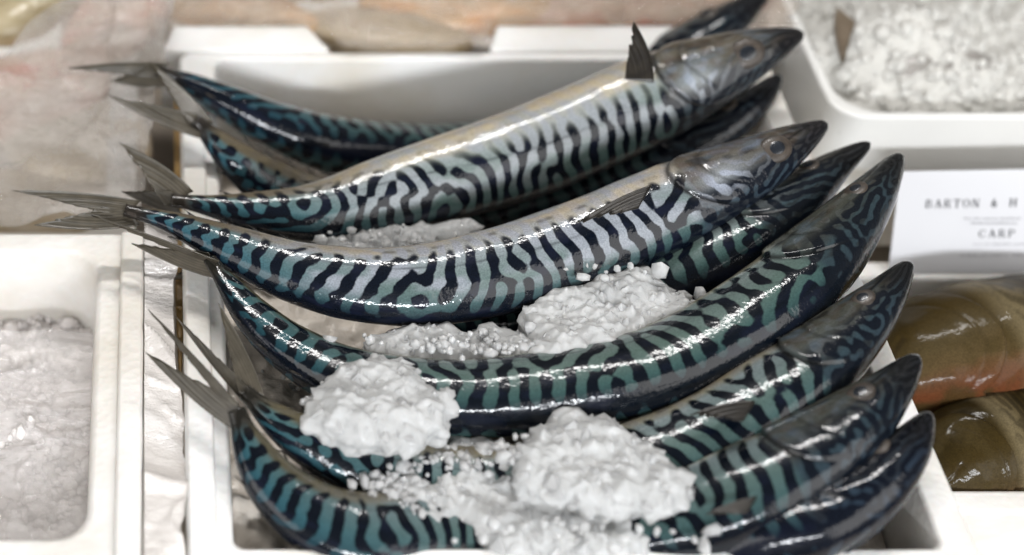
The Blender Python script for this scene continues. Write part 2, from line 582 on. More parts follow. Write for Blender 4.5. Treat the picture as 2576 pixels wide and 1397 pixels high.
def fin_blade(name, base_a, base_b, tip, m, parent, bulge=0.12, n=18, k=12, thick=0.0006, fray=0.06, lift=0.0, notch=0.0, rip=0.0004):
    """a tapered fan of rays: base edge a-b, leading edge a-tip"""
    a, b, t = map(Vector, (base_a, base_b, tip))
    nrm = (t - a).cross(b - a)
    nrm = nrm.normalized() if nrm.length > 1e-9 else Vector((0, 0, 1))
    if nrm.z < 0: nrm = -nrm
    co, rayv = [], []
    side = (b - a)
    for i in range(n):
        v = i / (n - 1)
        # the tip of this ray slides from the tip down along the trailing edge
        end_t = t.lerp(b.lerp(t, notch), v ** 0.8)
        st = a.lerp(b, v)
        fr = 1 - fray * random.random() * (0.3 + v)
        for j in range(k):
            u = j / (k - 1) * fr
            p = st.lerp(end_t, u)
            p = p - side.normalized() * (bulge * side.length * 4 * u * (1 - u) * (1 - v))
            p = p + nrm * (rip * math.sin(i * 2.1) * u + lift * u * u)
            co.append(p); rayv.append(v)
    nv = len(co)
    top = [tuple(p + nrm * thick * (0.5 if 1 else 0)) for p in co]
    bot = [tuple(p - nrm * thick * 0.5) for p in co]
    q = grid_quads(n, k)
    qb = q[:, ::-1] + nv
    rim = []
    loop = [i * k for i in range(n)] + [(n - 1) * k + j for j in range(1, k)] + [i * k + k - 1 for i in range(n - 2, -1, -1)] + [j for j in range(k - 2, 0, -1)]
    for x, y in zip(loop, loop[1:] + loop[:1]): rim.append([y, x, x + nv, y + nv])
    me = from_np(name, np.array(top + bot), np.vstack([q, qb, np.array(rim)]))
    at_ = me.attributes.new('ray', 'FLOAT', 'POINT')
    at_.data.foreach_set('value', np.array(rayv + rayv, dtype=np.float32))
    return link(name, me, m, parent)


def dome(name, c, nrm, tdir, ra, rb, h, m, parent, seg=28, rings=8):
    nrm = Vector(nrm).normalized(); x = Vector(tdir); x = (x - nrm * x.dot(nrm)).normalized(); y = nrm.cross(x)
    co = [Vector(c) + nrm * h]
    for i in range(1, rings + 1):
        a = i / rings * math.pi / 2 * 1.1
        for j in range(seg):
            b = j / seg * 2 * math.pi
            co.append(Vector(c) + x * (ra * math.sin(a) * math.cos(b)) + y * (rb * math.sin(a) * math.sin(b)) + nrm * (h * math.cos(a)))
    f = [[0, 1 + j, 1 + (j + 1) % seg] for j in range(seg)]
    for i in range(rings - 1):
        o = 1 + i * seg
        for j in range(seg): f.append([o + j, o + seg + j, o + seg + (j + 1) % seg, o + (j + 1) % seg])
    me = bpy.data.meshes.new(name); me.from_pydata([tuple(v) for v in co], [], f); me.update()
    return link(name, me, m, parent)


FULL_R = [.05, .15, .235, .325, .44, .565, .70, .84, .95, 1, 1, .99, .95, .88, .78, .64, .50, .35, .21, .17]


def mackerel(label, pts, rmax, rolls, tips, seed, tone=(1, 1, 1), pale=0.4, pect=None, eye=True, thick=0.82, finlets=True, full=False, brown=0.0, fade0=0.55):
    root = empty('mackerel', at(*pts[len(pts) // 2]) - Vector((0, 0, rmax * thick)))
    tag(root, label, 'fish', 'mackerel piled in the white foam box')
    me, fr = body_mesh('body', pts, rmax, rolls, mackerel_colours(tone, pale, brown, fade0), thick, prof=(PROF_S, FULL_R if full else PROF_R), seed=seed)
    link('body', me, M_FISH, root)
    V = lambda a: Vector(a.tolist())
    # tail: two lobes
    P, T, B, N = V(fr['P'][-1]), V(fr['T'][-1]), V(fr['B'][-1]), V(fr['N'][-1])
    e = fr['r'][-1]
    for (tx, ty, tz), sg in zip(tips, (1, -1)):
        tip = at(tx, ty, tz)
        d = (tip - P).normalized()
        other = at(*tips[1 if sg == 1 else 0])
        inn = ((other - P).normalized() - d * (other - P).normalized().dot(d))
        inn = inn.normalized() if inn.length > 1e-6 else B
        base = P + T * 0.006
        kw = 1.0 if seed in (7, 8) else 1.5
        a = base - inn * e * 1.1 * kw
        bq = base - T * 0.006 + inn * e * 0.7 * kw
        fin_blade('tail_lobe', a, bq, tip, M_FIN, root, bulge=0.20, n=18, k=14, fray=0.10, notch=0.20)
    # finlets along the back and the vent side of the tail
    if finlets:
        for sgn in (1, -1):
            for k in range(5):
                i = int(NS * (0.745 + 0.042 * k))
                p, t, b, n_ = V(fr['P'][i]), V(fr['T'][i]), V(fr['B'][i]), V(fr['N'][i])
                rr = fr['r'][i]
                c = p + b * sgn * rr * 0.95
                fin_blade('finlet', c + t * 0.0025, c - t * 0.002, c - t * 0.006 + b * sgn * 0.0016, M_PFIN, root, bulge=0.05, n=4, k=4, thick=0.0005, fray=0.0)
    if eye:
        i = int(NS * 0.105)
        j = int(NTH * 0.47 / 2)
        c = V(fr['co'][i, j]); p = V(fr['P'][i])
        nn = (c - p).normalized()
        nn = (nn - V(fr['T'][i]) * nn.dot(V(fr['T'][i]))).normalized()
        er = rmax * (0.33 if seed in (3, 4) else 0.24)
        c = c - nn * er * 0.10
        ey = dome('eye', c, nn, V(fr['T'][i]), er * 1.15, er * 0.92, er * 0.30, M_EYE, root)
        dome('pupil', c + nn * er * 0.07, nn, V(fr['T'][i]), er * 0.80, er * 0.66, er * 0.26, M_PUPIL, ey)
    if pect:
        (ax, ay, az), (bx, by, bz), (tx, ty, tz) = pect
        fin_blade('pectoral_fin', at(ax, ay, az), at(bx, by, bz), at(tx, ty, tz), M_PFIN, root, bulge=0.22, n=16, k=12, fray=0.22, notch=0.25)
    return root, fr


# ------------------------------------------------------------------ the mackerel
mackerel('hindmost mackerel against the rear wall of the box, dark patterned back showing',
         [(1935, -25, .112), (1810, 70, .100), (1680, 160, .088), (1480, 290, .070), (1280, 375, .062), (1080, 395, .066), (860, 372, .080), (690, 318, .094), (570, 258, .106), (470, 208, .116), (395, 178, .124)],
         .0225, [30, 35, 40, 35], [(168, 172, .128), (275, 203, .120)], 1, (0.9, 0.95, 0.95), 0.2, full=True)
mackerel('mackerel squeezed under the pale bellied one, forked tail and wet black snout sticking out',
         [(1962, 190, .108), (1880, 268, .100), (1700, 370, .085), (1400, 470, .068), (1000, 560, .064), (800, 520, .078), (680, 462, .092), (590, 395, .106), (535, 345, .114), (490, 302, .121)],
         .0200, [20, 10, 0, -30, -42], [(372, 152, .132), (268, 238, .128)], 2, (0.85, 0.88, 0.9), 0.2, full=True)
F2, fr2 = mackerel('big pale bellied mackerel with a dark pectoral fin standing up behind its gills',
         [(2020, 84, .136), (1930, 118, .133), (1800, 172, .126), (1600, 262, .116), (1300, 385, .108), (1000, 478, .106), (800, 530, .108), (620, 528, .113), (430, 502, .118)],
         .0232, [-26, -36, -36, -24, 0], [(298, 358, .128), (300, 478, .114)], 3, (1.12, 1.12, 1.08), 1.1, fade0=.43,
         pect=((1645, 208, .140), (1572, 200, .140), (1586, 42, .172)))
F4, fr4 = mackerel('central mackerel on top, forked tail reaching furthest left, fin pressed to its belly',
         [(2080, 310, .136), (1990, 362, .133), (1850, 438, .128), (1650, 532, .121), (1400, 632, .116), (1150, 700, .114), (950, 715, .115), (750, 682, .118), (580, 618, .121), (430, 558, .123), (315, 528, .125)],
         .0208, [-14, -20, -18, -14, -4], [(26, 480, .130), (82, 566, .122)], 4, (1.1, 1.1, 1.12), 1.3,
         pect=((1640, 466, .153), (1606, 524, .153), (1442, 566, .151)))
mackerel('mackerel wedged behind the upright ice lump, only green flank and snout showing',
         [(2187, 360, .126), (2085, 430, .118), (1950, 535, .112), (1750, 668, .102), (1500, 770, .084), (1200, 800, .068), (900, 770, .068), (740, 710, .075), (600, 650, .090)],
         .0190, [36, 28, 15, 10], [(408, 702, .098), (470, 600, .090)], 6, (1.0, 1.05, 0.98), 0.5, full=True)
mackerel('long striped mackerel curving under two ice lumps, just below the central fish',
         [(2264, 388, .130), (2185, 500, .126), (2060, 645, .121), (1900, 790, .115), (1650, 922, .108), (1400, 978, .104), (1150, 1000, .103), (900, 960, .104), (745, 885, .108), (645, 800, .113), (575, 715, .118), (528, 652, .122)],
         .0208, [38, 30, 24, 22, 24], [(228, 542, .126), (330, 612, .116)], 5, (0.82, .90, 0.84), 0.1, full=True, brown=.5)
mackerel('mackerel with a bright wet streak down its side, running under the biggest ice lump',
         [(2289, 660, .130), (2205, 765, .124), (2085, 885, .117), (1920, 1010, .110), (1700, 1130, .100), (1450, 1205, .092), (1200, 1220, .090), (950, 1175, .096), (790, 1112, .105), (690, 1050, .113), (615, 985, .120)],
         .0198, [32, 20, 4, -20, -28], [(545, 756, .134), (438, 790, .128)], 7, (0.80, 0.87, 0.85), 0.12, full=True, brown=.6,
         pect=((1900, 1010, .128), (1870, 1060, .130), (1735, 1045, .124)))
mackerel('front mackerel with a frayed tail at the left rim, head below the streaked one',
         [(2309, 895, .130), (2225, 990, .123), (2085, 1110, .115), (1900, 1225, .105), (1650, 1310, .092), (1400, 1338, .084), (1150, 1338, .086), (930, 1340, .094), (800, 1300, .100), (695, 1220, .107), (630, 1120, .115), (595, 1030, .122)],
         .0220, [32, 20, 12, -4, -2], [(366, 772, .134), (362, 882, .122)], 8, (0.75, 0.83, 0.83), 0.1, full=True, brown=.8,
         pect=((1905, 1250, .122), (1880, 1290, .122), (1765, 1300, .116)))
mackerel('lowest mackerel in the front right corner, dark spotted head clear of the ice',
         [(2339, 1038, .122), (2262, 1150, .116), (2130, 1262, .107), (1950, 1335, .096), (1700, 1370, .078), (1400, 1360, .058), (1100, 1290, .044), (850, 1200, .042), (760, 1120, .045)],
         .0205, [48, 42, 30, 10], [(720, 1000, .045), (650, 1080, .04)], 9, (0.62, 0.68, 0.78), 0.1)

# ------------------------------------------------------------------ boxes, counter
def bm_box(bm, x0, y0, z0, x1, y1, z1):
    vs = [bm.verts.new((x, y, z)) for x in (x0, x1) for y in (y0, y1) for z in (z0, z1)]
    for f in ((0, 1, 3, 2), (4, 6, 7, 5), (0, 4, 5, 1), (2, 3, 7, 6), (0, 2, 6, 4), (1, 5, 7, 3)):
        bm.faces.new([vs[i] for i in f])


def bm_obj(name, bm, m, parent=None, bevel=0.0, seg=3, smooth=True):
    bmesh.ops.recalc_face_normals(bm, faces=bm.faces)
    me = bpy.data.meshes.new(name); bm.to_mesh(me); bm.free()
    o = link(name, me, m, parent, smooth)
    if bevel:
        b = o.modifiers.new('bevel', 'BEVEL'); b.width = bevel; b.segments = seg; b.limit_method = 'ANGLE'; b.angle_limit = R(40)
        w = o.modifiers.new('wn', 'WEIGHTED_NORMAL')
    return o


def rrect(x0, y0, x1, y1, r, n=6):
    pts = []
    for cx, cy, a0 in ((x1 - r, y0 + r, -90), (x1 - r, y1 - r, 0), (x0 + r, y1 - r, 90), (x0 + r, y0 + r, 180)):
        for k in range(n + 1):
            a = R(a0 + 90 * k / n)
            pts.append((cx + r * math.cos(a), cy + r * math.sin(a)))
    return pts


def open_box(name, x0, y0, x1, y1, z0, z1, wall, floor, m, parent, r_out=0.012, r_in=0.014, taper=0.006, bevel=0.0025, walls=None):
    """a moulded open box; walls = thickness left, front, right, back of the opening"""
    wl, wf, wr, wb = walls or (wall,) * 4
    rings = [(rrect(x0 + taper, y0 + taper, x1 - taper, y1 - taper, r_out), z0),
             (rrect(x0, y0, x1, y1, r_out), z1),
             (rrect(x0 + wl, y0 + wf, x1 - wr, y1 - wb, r_in), z1),
             (rrect(x0 + wl + taper, y0 + wf + taper, x1 - wr - taper, y1 - wb - taper, r_in), z0 + floor)]
    bm = bmesh.new()
    vr = [[bm.verts.new((x, y, z)) for x, y in pts] for pts, z in rings]
    n = len(vr[0])
    for a, b in zip(vr, vr[1:]):
        for j in range(n): bm.faces.new([a[j], a[(j + 1) % n], b[(j + 1) % n], b[j]])
    bm.faces.new(vr[-1]); bm.faces.new(list(reversed(vr[0])))
    return bm_obj(name, bm, m, parent, bevel)


# counter top
bm = bmesh.new(); bm_box(bm, -1.2, -0.6, -0.04, 1.6, 1.6, 0.0)
tag(bm_obj('stall_counter', bm, M_COUNTER, None, 0.003), kind='structure')

# main box
BX0, BX1 = at(467, 1300, RIM).x, at(2466, 1390, RIM).x
BY0, BY1 = at(1000, 1378, RIM).y - .0165, at(1000, 151, RIM).y + .006
IN0 = at(588, 1385, RIM).x
box = tag(empty('fish_box', (0.16, 0, 0.001)), 'white foam box in the middle holding the mackerel, front corner and rear wall showing', 'box')
open_box('box_shell', BX0, BY0, BX1, BY1, 0.001, RIM, 0.015, 0.012, M_FOAM, box, walls=(IN0 - BX0, .0165, .013, .006), bevel=0.002, r_in=.005, r_out=.006)


def lug(px0, px1, y0, y1, z0, z1, parent, m, cham=0.011, name='rim_lug'):
    xa = at(px0, 150, RIM).x; xb = at(px1, 150, RIM).x
    bm = bmesh.new()
    prof = [(xa, y0), (xb, y0), (xb - cham, y1), (xa + cham * 0.6, y1)]
    lo = [bm.verts.new((x, y, z0)) for x, y in prof]
    hi = [bm.verts.new((x, y, z1)) for x, y in prof]
    for j in range(4): bm.faces.new([lo[j], lo[(j + 1) % 4], hi[(j + 1) % 4], hi[j]])
    bm.faces.new(hi); bm.faces.new(list(reversed(lo)))
    return bm_obj(name, bm, m, parent, 0.002)


lug(405, 835, BY1 + .0005, BY1 + .022, 0.05, RIM + .001, box, M_FOAM)
lug(1235, 1930, BY1 + .0005, BY1 + .022, 0.05, RIM + .001, box, M_FOAM)

# left box with ice under film
lx1 = at(362, 1000, RIM).x
ly1 = at(100, 585, RIM).y
lbox = tag(empty('fish_box', (-0.16, -0.06, 0.001)), 'white foam box at the left edge filled with ice under clear film', 'box')
open_box('box_shell', -0.34, BY0 + .003, lx1, ly1, 0.001, RIM, 0.015, 0.012, M_FOAM2, lbox, walls=(.02, .018, lx1 - at(232, 1000, RIM).x, .012), bevel=0.003)

bm = bmesh.new(); bm_box(bm, at(296, 1000, RIM).x, BY0 + .006, RIM - .001, lx1 - .0005, ly1 - .002, RIM + .0035)
bm_obj('rim_lip', bm, M_FOAM2, lbox, .0016)
bm = bmesh.new(); bm_box(bm, BX0 + .001, BY0 + .003, RIM - .001, at(545, 1300, RIM).x, BY1 - .03, RIM + .003)
bm_obj('rim_lip', bm, M_FOAM, box, .0014)
# rear left box, rear box
rl = tag(empty('fish_box', (-0.17, 0.14, 0.001)), 'foam box at the upper left, wrapped over in cling film', 'box')
open_box('box_shell', -0.40, ly1 + .004, at(345, 400, .08).x, 0.40, 0.001, 0.082, 0.015, 0.012, M_FOAM2, rl)
rb = tag(empty('fish_box', (0.18, 0.28, 0.001)), 'foam box behind the mackerel holding orange fillets under film', 'box')
open_box('box_shell', at(425, 60, .085).x, BY1 + .024, at(2005, 60, .085).x, 0.46, 0.001, 0.085, 0.012, 0.012, M_FOAM2, rb)

# ice tray upper right
tx0 = at(2022, 120, .10).x
ty0 = at(2300, 352, .075).y
ty_in = at(2300, 268, .10).y
tr = tag(empty('ice_tray', (0.48, 0.22, 0.03)), 'white plastic tray of ice at the upper right', 'tray')
open_box('tray_shell', tx0, at(2300, 296, .10).y, 0.70, 0.42, 0.03, .10, 0.008, 0.006, M_TRAY, tr, r_out=.016, r_in=.022, taper=.004, bevel=.002, walls=(.005, .0045, .008, .008))
bm = bmesh.new()
bm_box(bm, tx0 + .012, at(2300, 352, .082).y, 0.028, 0.70, at(2300, 305, .082).y, 0.082)
bm_obj('tray_lip', bm, M_TRAY, tr, .003)

# carp box lower right
cb = tag(empty('carp_box', (0.48, 0.0, 0.001)), 'white box at the right edge holding two golden carp', 'box')
open_box('box_shell', BX1 + .004, at(2500, 1290, .05).y - .0, 0.75, at(2500, 700, .05).y + .012, 0.001, 0.05, 0.012, 0.01, M_FOAM, cb, bevel=.003)

bm = bmesh.new(); bm_box(bm, BX1 + .006, at(2300, 470, .064).y, 0.02, 0.75, at(2300, 350, .064).y - .001, 0.064)
bm_obj('rear_ledge', bm, M_FOAM2, cb, .003)

# ------------------------------------------------------------------ ice
def in_poly(x, y, poly):
    r = np.zeros(x.shape, bool)
    n = len(poly)
    for k in range(n):
        x0, y0 = poly[k]; x1, y1 = poly[(k + 1) % n]
        c = ((y0 > y) != (y1 > y)) & (x < (x1 - x0) * (y - y0) / (y1 - y0 + 1e-12) + x0)
        r ^= c
    return r


def poly_dist(x, y, poly):
    d = np.full(x.shape, 9.0)
    n = len(poly)
    for k in range(n):
        a = np.array(poly[k]); b = np.array(poly[(k + 1) % n])
        ab = b - a
        t = np.clip(((x - a[0]) * ab[0] + (y - a[1]) * ab[1]) / (ab @ ab + 1e-12), 0, 1)
        d = np.minimum(d, np.hypot(x - a[0] - t * ab[0], y - a[1] - t * ab[1]))
    return d


_ico = bmesh.new(); bmesh.ops.create_icosphere(_ico, subdivisions=1, radius=1)
ICO_V = np.array([v.co[:] for v in _ico.verts]); ICO_F = np.array([[v.index for v in f.verts] for f in _ico.faces]); _ico.free()


def grains(centers, radii, g):
    n = len(centers)
    V = ICO_V[None] * (0.75 + 0.5 * g.random((n, len(ICO_V), 1))) * radii[:, None, None]
    sc = 0.55 + 0.9 * g.random((n, 1, 3))
    V = V * sc + centers[:, None]
    F = ICO_F[None] + (np.arange(n) * len(ICO_V))[:, None, None]
    return V.reshape(-1, 3), F.reshape(-1, 3)


def clump(name, label, pix, z, h, dep, dens, seed, m=None, chips=1.0, edge=0.012, gr=(0.0016, 0.0040), voxel=0.0009, slope=(0, 0)):
    """a lump of crushed ice over a picked outline: a domed core studded with grains, fused"""
    g = np.random.default_rng(seed)
    poly = [tuple(at(px, py, z)[:2]) for px, py in pix]
    dn = []
    for k in range(len(poly)):
        p, q = poly[k], poly[(k + 1) % len(poly)]
        for t in (0, .25, .5, .75):
            dn.append((p[0] + (q[0] - p[0]) * t + g.normal() * .0017, p[1] + (q[1] - p[1]) * t + g.normal() * .0017))
    poly = dn
    xs = [p[0] for p in poly]; ys = [p[1] for p in poly]
    area = (max(xs) - min(xs)) * (max(ys) - min(ys))
    n = int(area * dens)
    x = min(xs) + (max(xs) - min(xs)) * g.random(n); y = min(ys) + (max(ys) - min(ys)) * g.random(n)
    k = in_poly(x, y, poly); x, y = x[k], y[k]
    def top(x, y):
        d = np.clip(poly_dist(x, y, poly) / edge, 0, 1)
        dm = np.sqrt(np.clip(1 - (1 - d) ** 2, 0, 1))
        nz = fbm(np.stack([x * 55 + seed, y * 55, 0 * x], -1), 3)
        return z - dep * 0.15 + h * dm * (0.8 + 0.7 * nz) + slope[0] * (x - xs[0]) + slope[1] * (y - ys[0])
    rr = gr[0] + (gr[1] - gr[0]) * g.random(len(x)) ** 2.2
    zt = top(x, y)
    depth = g.random(len(x)) ** 2 * dep * 0.5
    V1, F1 = grains(np.stack([x, y, zt - rr * 0.85 - depth], -1), rr, g)
    # core
    st = 0.0022
    gx = np.arange(min(xs), max(xs), st); gy = np.arange(min(ys), max(ys), st)
    X, Y = np.meshgrid(gx, gy, indexing='ij')
    ok = in_poly(X, Y, poly) & (poly_dist(X, Y, poly) > 0.0015)
    ii = np.argwhere(ok)
    cz = top(X[ok], Y[ok]) - 0.0022
    cc = np.stack([X[ok], Y[ok], cz - dep * 0.5], -1)
    bx = np.array([[a, b, c] for a in (-.5, .5) for b in (-.5, .5) for c in (-.5, .5)])
    V2 = (cc[:, None] + bx[None] * np.array([st * 1.2, st * 1.2, dep])).reshape(-1, 3)
    bf = np.array([[0, 1, 3, 2], [4, 6, 7, 5], [0, 4, 5, 1], [2, 3, 7, 6], [0, 2, 6, 4], [1, 5, 7, 3]])
    F2_ = (bf[None] + (np.arange(len(cc)) * 8)[:, None, None]).reshape(-1, 4) + len(V1)
    me = from_np(name, np.vstack([V1, V2]), F2_, F1)
    o = link(name, me, m or M_ICE)
    r = o.modifiers.new('fuse', 'REMESH'); r.mode = 'VOXEL'; r.voxel_size = voxel; r.use_smooth_shade = True
    s = o.modifiers.new('melt', 'SMOOTH'); s.factor = 0.5; s.iterations = 1
    n = int(area * 0.34e6 * chips)
    x = min(xs) + (max(xs) - min(xs)) * g.random(n); y = min(ys) + (max(ys) - min(ys)) * g.random(n)
    k = in_poly(x, y, poly); x, y = x[k], y[k]
    rr = .0010 + .0038 * g.random(len(x)) ** 2
    V3, F3 = grains(np.stack([x, y, top(x, y) - .0016 - rr * .55], -1), rr, g)
    c = link('ice_chips', from_np('ice_chips', V3, None, F3), M_CLEAR, o, False)
    c['kind'] = 'stuff'
    if label: tag(o, label, 'ice', 'lumps of crushed ice on the mackerel')
    return o


clump('ice_lump', 'upright ice lump below the gills of the central mackerel',
      [(1335, 770), (1345, 745), (1400, 715), (1480, 705), (1560, 690), (1625, 668), (1665, 700), (1710, 745), (1750, 765), (1700, 810), (1600, 850), (1480, 872), (1400, 905), (1355, 880), (1360, 830)],
      .117, .006, .022, 1.5e6, 11, edge=.006, gr=(.0015, .0055))
clump('ice_lump', 'low ragged ridge of ice along the lower edge of the central mackerel',
      [(925, 870), (960, 842), (1040, 830), (1110, 818), (1180, 832), (1240, 822), (1300, 826), (1350, 850), (1370, 900), (1250, 908), (1100, 900), (1000, 890)],
      .110, .005, .016, 1.6e6, 12, edge=.005, gr=(.0015, .006))
clump('ice_lump', 'rounded ice lump on the left half of the long curved mackerel',
      [(765, 1035), (795, 1005), (800, 970), (850, 925), (930, 895), (1000, 900), (1050, 925), (1060, 950), (1130, 975), (1110, 1010), (1115, 1050), (1060, 1075), (985, 1105), (900, 1090), (840, 1075), (790, 1060)],
      .119, .007, .022, 1.5e6, 13, edge=.009, gr=(.0015, .0055))
clump('ice_lump', 'biggest ice lump, heaped over the middle of the front fish',
      [(1345, 1100), (1380, 1060), (1415, 1010), (1450, 1020), (1480, 1050), (1550, 1060), (1610, 1110), (1680, 1140), (1725, 1195), (1730, 1230), (1700, 1252), (1600, 1240), (1500, 1252), (1400, 1230), (1325, 1195), (1310, 1150)],
      .117, .005, .022, 1.5e6, 14, edge=.009, gr=(.0015, .0055))
clump('ice_lump', 'wet slushy ice spread over the front middle of the box',
      [(950, 1225), (985, 1198), (1040, 1195), (1075, 1215), (1110, 1190), (1120, 1135), (1105, 1108), (1190, 1098), (1300, 1120), (1340, 1150), (1400, 1260), (1560, 1275), (1700, 1285), (1735, 1318), (1650, 1365), (1500, 1382), (1300, 1382), (1235, 1345), (1200, 1300), (1110, 1285), (1030, 1280), (965, 1262)],
      .104, .003, .020, 1.5e6, 15, edge=.006, gr=(.0015, .006))
clump('ice_lump', 'small patch of ice showing between the two uppermost fish',
      [(785, 605), (830, 580), (900, 568), (1000, 560), (1065, 555), (1075, 575), (1180, 545), (1200, 560), (1080, 605), (900, 640)],
      .105, .004, .02, 1.7e6, 16, edge=.004, gr=(.0015, .005))

# loose crumbs of ice round the lumps
g = np.random.default_rng(99)
cs, rs = [], []
for (px, py, sx, sy_, z, n) in ((1130, 850, 200, 25, .118, 70), (960, 580, 150, 22, .112, 40), (1120, 1150, 130, 40, .108, 90), (1000, 1220, 70, 50, .108, 60), (1540, 640 + 30, 120, 18, .128, 14),
                               (800, 1000, 40, 60, .118, 25), (1700, 740, 60, 40, .118, 30), (1450, 1330, 260, 30, .114, 80), (700, 980, 50, 50, .09, 30), (1250, 860, 110, 20, .118, 40), (1300, 1120, 60, 40, .118, 30)):
    for _ in range(n):
        p = at(px + g.normal() * sx * .6, py + g.normal() * sy_ * .6, z)
        cs.append((p.x, p.y, p.z - .001)); rs.append(.0009 + .0026 * g.random() ** 2)
kp = g.random(len(cs)) < .6
cs = np.array(cs)[kp]; rs = np.array(rs)[kp]
cs[:, 2] -= rs * .9 + .0008
V1, F1 = grains(cs, rs, g)
ob = link('ice_crumbs', from_np('ice_crumbs', V1, None, F1), M_CLEAR)
tag(ob, 'loose glassy crumbs of ice scattered between the fish', kind='stuff')

# bed of melting ice filling the box
gx = np.linspace(IN0 + .0006, BX1 - .016, 200); gy = np.linspace(BY0 + .02, BY1 - .009, 190)
X, Y = np.meshgrid(gx, gy, indexing='ij')
hz = 0.066 + 0.012 * fbm(np.stack([X * 28, Y * 28, 0 * X], -1), 3) + 0.005 * fbm(np.stack([X * 160, Y * 160, 0 * X + 3], -1), 3) + 0.022 * sstep(.13, .04, X) * sstep(.09, .03, Y) - 0.03 * sstep(.05, .10, Y)
me = from_np('ice_bed', np.stack([X, Y, hz], -1).reshape(-1, 3), grid_quads(200, 190))
tag(link('ice_bed', me, M_ICED), 'wet crushed ice bedding the mackerel inside the box', kind='stuff')

def grainy(name, X, Y, hz, n, r0, r1, seed):
    g = np.random.default_rng(seed)
    i = g.integers(0, X.shape[0], n); j = g.integers(0, X.shape[1], n)
    rr = r0 + (r1 - r0) * g.random(n) ** 2
    V, F = grains(np.stack([X[i, j] + g.normal(0, .0008, n), Y[i, j] + g.normal(0, .0008, n), hz[i, j] - rr * .25], -1), rr, g)
    base = np.stack([X, Y, hz], -1).reshape(-1, 3)
    return from_np(name, np.vstack([base, V]), grid_quads(*X.shape), F + len(base))


# ice in the upper right tray
gx = np.linspace(tx0 + .006, .69, 150); gy = np.linspace(ty_in - .001, .41, 120)
X, Y = np.meshgrid(gx, gy, indexing='ij')
bump = np.exp(-(((X - at(2330, 120, .11).x) / .05) ** 2 + ((Y - at(2330, 60, .11).y) / .045) ** 2))
hz = 0.083 + 0.026 * bump + 0.012 * fbm(np.stack([X * 35, Y * 35, 0 * X + 8], -1), 4) + 0.003 * fbm(np.stack([X * 260, Y * 260, 0 * X + 3], -1), 2)
me = grainy('tray_ice', X, Y, hz, 5000, .0012, .0045, 5)
tag(link('tray_ice', me, mat_ice('tray_ice', (.58, .57, .535), .4, .4)), 'crushed ice heaped in the white tray at the upper right', kind='stuff')

# ice in the left box
gx = np.linspace(-.315, at(232, 1000, .08).x, 140); gy = np.linspace(BY0 + .025, ly1 - .014, 130)
X, Y = np.meshgrid(gx, gy, indexing='ij')
hz = 0.072 - .016 * sstep(ly1 - .075, ly1 - .04, Y) + 0.010 * fbm(np.stack([X * 30, Y * 30, 0 * X + 18], -1), 4) + .006 * np.abs(fbm(np.stack([X * 110, Y * 110, 0 * X + 18], -1), 2)) + 0.004 * fbm(np.stack([X * 220, Y * 220, 0 * X + 3], -1), 2)
me = grainy('left_ice', X, Y, hz, 5000, .0012, .0045, 6)
tag(link('box_ice', me, mat_ice('left_box_ice', (.80, .755, .735), .25, .6, .4)), 'crushed ice in the left box seen through film', kind='stuff')


# ------------------------------------------------------------------ plastic film
def film(name, label, corners, nu, nv, amp, freq, seed, m, sag=0.0, notch=None):
    a, b, c, d = [np.array(at(*p)) for p in corners]           # top left, top right, bottom right, bottom left
    u = np.linspace(0, 1, nu)[:, None, None]; v = np.linspace(0, 1, nv)[None, :, None]
    co = (a * (1 - u) + b * u) * (1 - v) + (d * (1 - u) + c * u) * v
    p = np.stack([co[..., 0] * freq + seed, co[..., 1] * freq * 1.4, 0 * co[..., 0]], -1)
    w = p + 1.5 * np.stack([fbm(p * .6 + 5, 2), fbm(p * .6 + 11, 2), 0 * p[..., 0]], -1)
    h = amp * (1 - 2.2 * np.abs(fbm(w, 3))) + amp * 1.2 * fbm(p * .35 + 3, 2)
    h = h + amp * .5 * (1 - np.abs(np.sin(14 * fbm(w * .55 + 23, 2)))) ** 4
    co[..., 2] += h - sag * (4 * u[..., 0] * (1 - u[..., 0]) * 4 * v[..., 0] * (1 - v[..., 0]))
    ed = 0.006 * fbm(np.stack([0 * v[0, :, 0] + seed, v[0, :, 0] * 9, 0 * v[0, :, 0]], -1), 3)
    co[..., 0] += ed[None] * u[..., 0]
    if notch:
        w_ = sstep(notch[0] - .006, notch[0] + .006, co[..., 0]) * sstep(notch[1] + .006, notch[1] - .006, co[..., 0])
        co[..., 1] -= w_ * v[..., 0] ** 3 * notch[2]
        co[..., 2] += w_ * .004 * v[..., 0]
    me = from_np(name, co.reshape(-1, 3), grid_quads(nu, nv))
    o = link(name, me, m)
    s = o.modifiers.new('thick', 'SOLIDIFY'); s.thickness = 0.00015
    tag(o, label, 'film')
    return o


film('plastic_film', 'crinkled cling film stretched over the box at the upper left', [(285, -80, .118), (450, -80, .122), (345, 565, .095), (-520, 585, .095)], 200, 180, .007, 17, 2, M_FILM)
film('plastic_film', 'clear film sagging over the ice of the left box', [(-300, 830, .072), (245, 840, .072), (240, 1460, .085), (-300, 1460, .085)], 150, 150, .003, 26, 31, M_FILM4, sag=.002)
film('plastic_film', 'shiny film over the orange fillets behind the mackerel', [(425, -120, .112), (2010, -120, .112), (1990, 72, .100), (425, 74, .100)], 220, 70, .004, 24, 57, M_FILM3, notch=(at(835, 150, .1).x, at(1240, 150, .1).x, .021))
film('plastic_film', 'torn scrap of film hanging in the gap between the left and middle boxes', [(364, 560, .100), (440, 560, .098), (468, 1480, .096), (362, 1480, .098)], 50, 120, .004, 30, 71, M_FILM5)


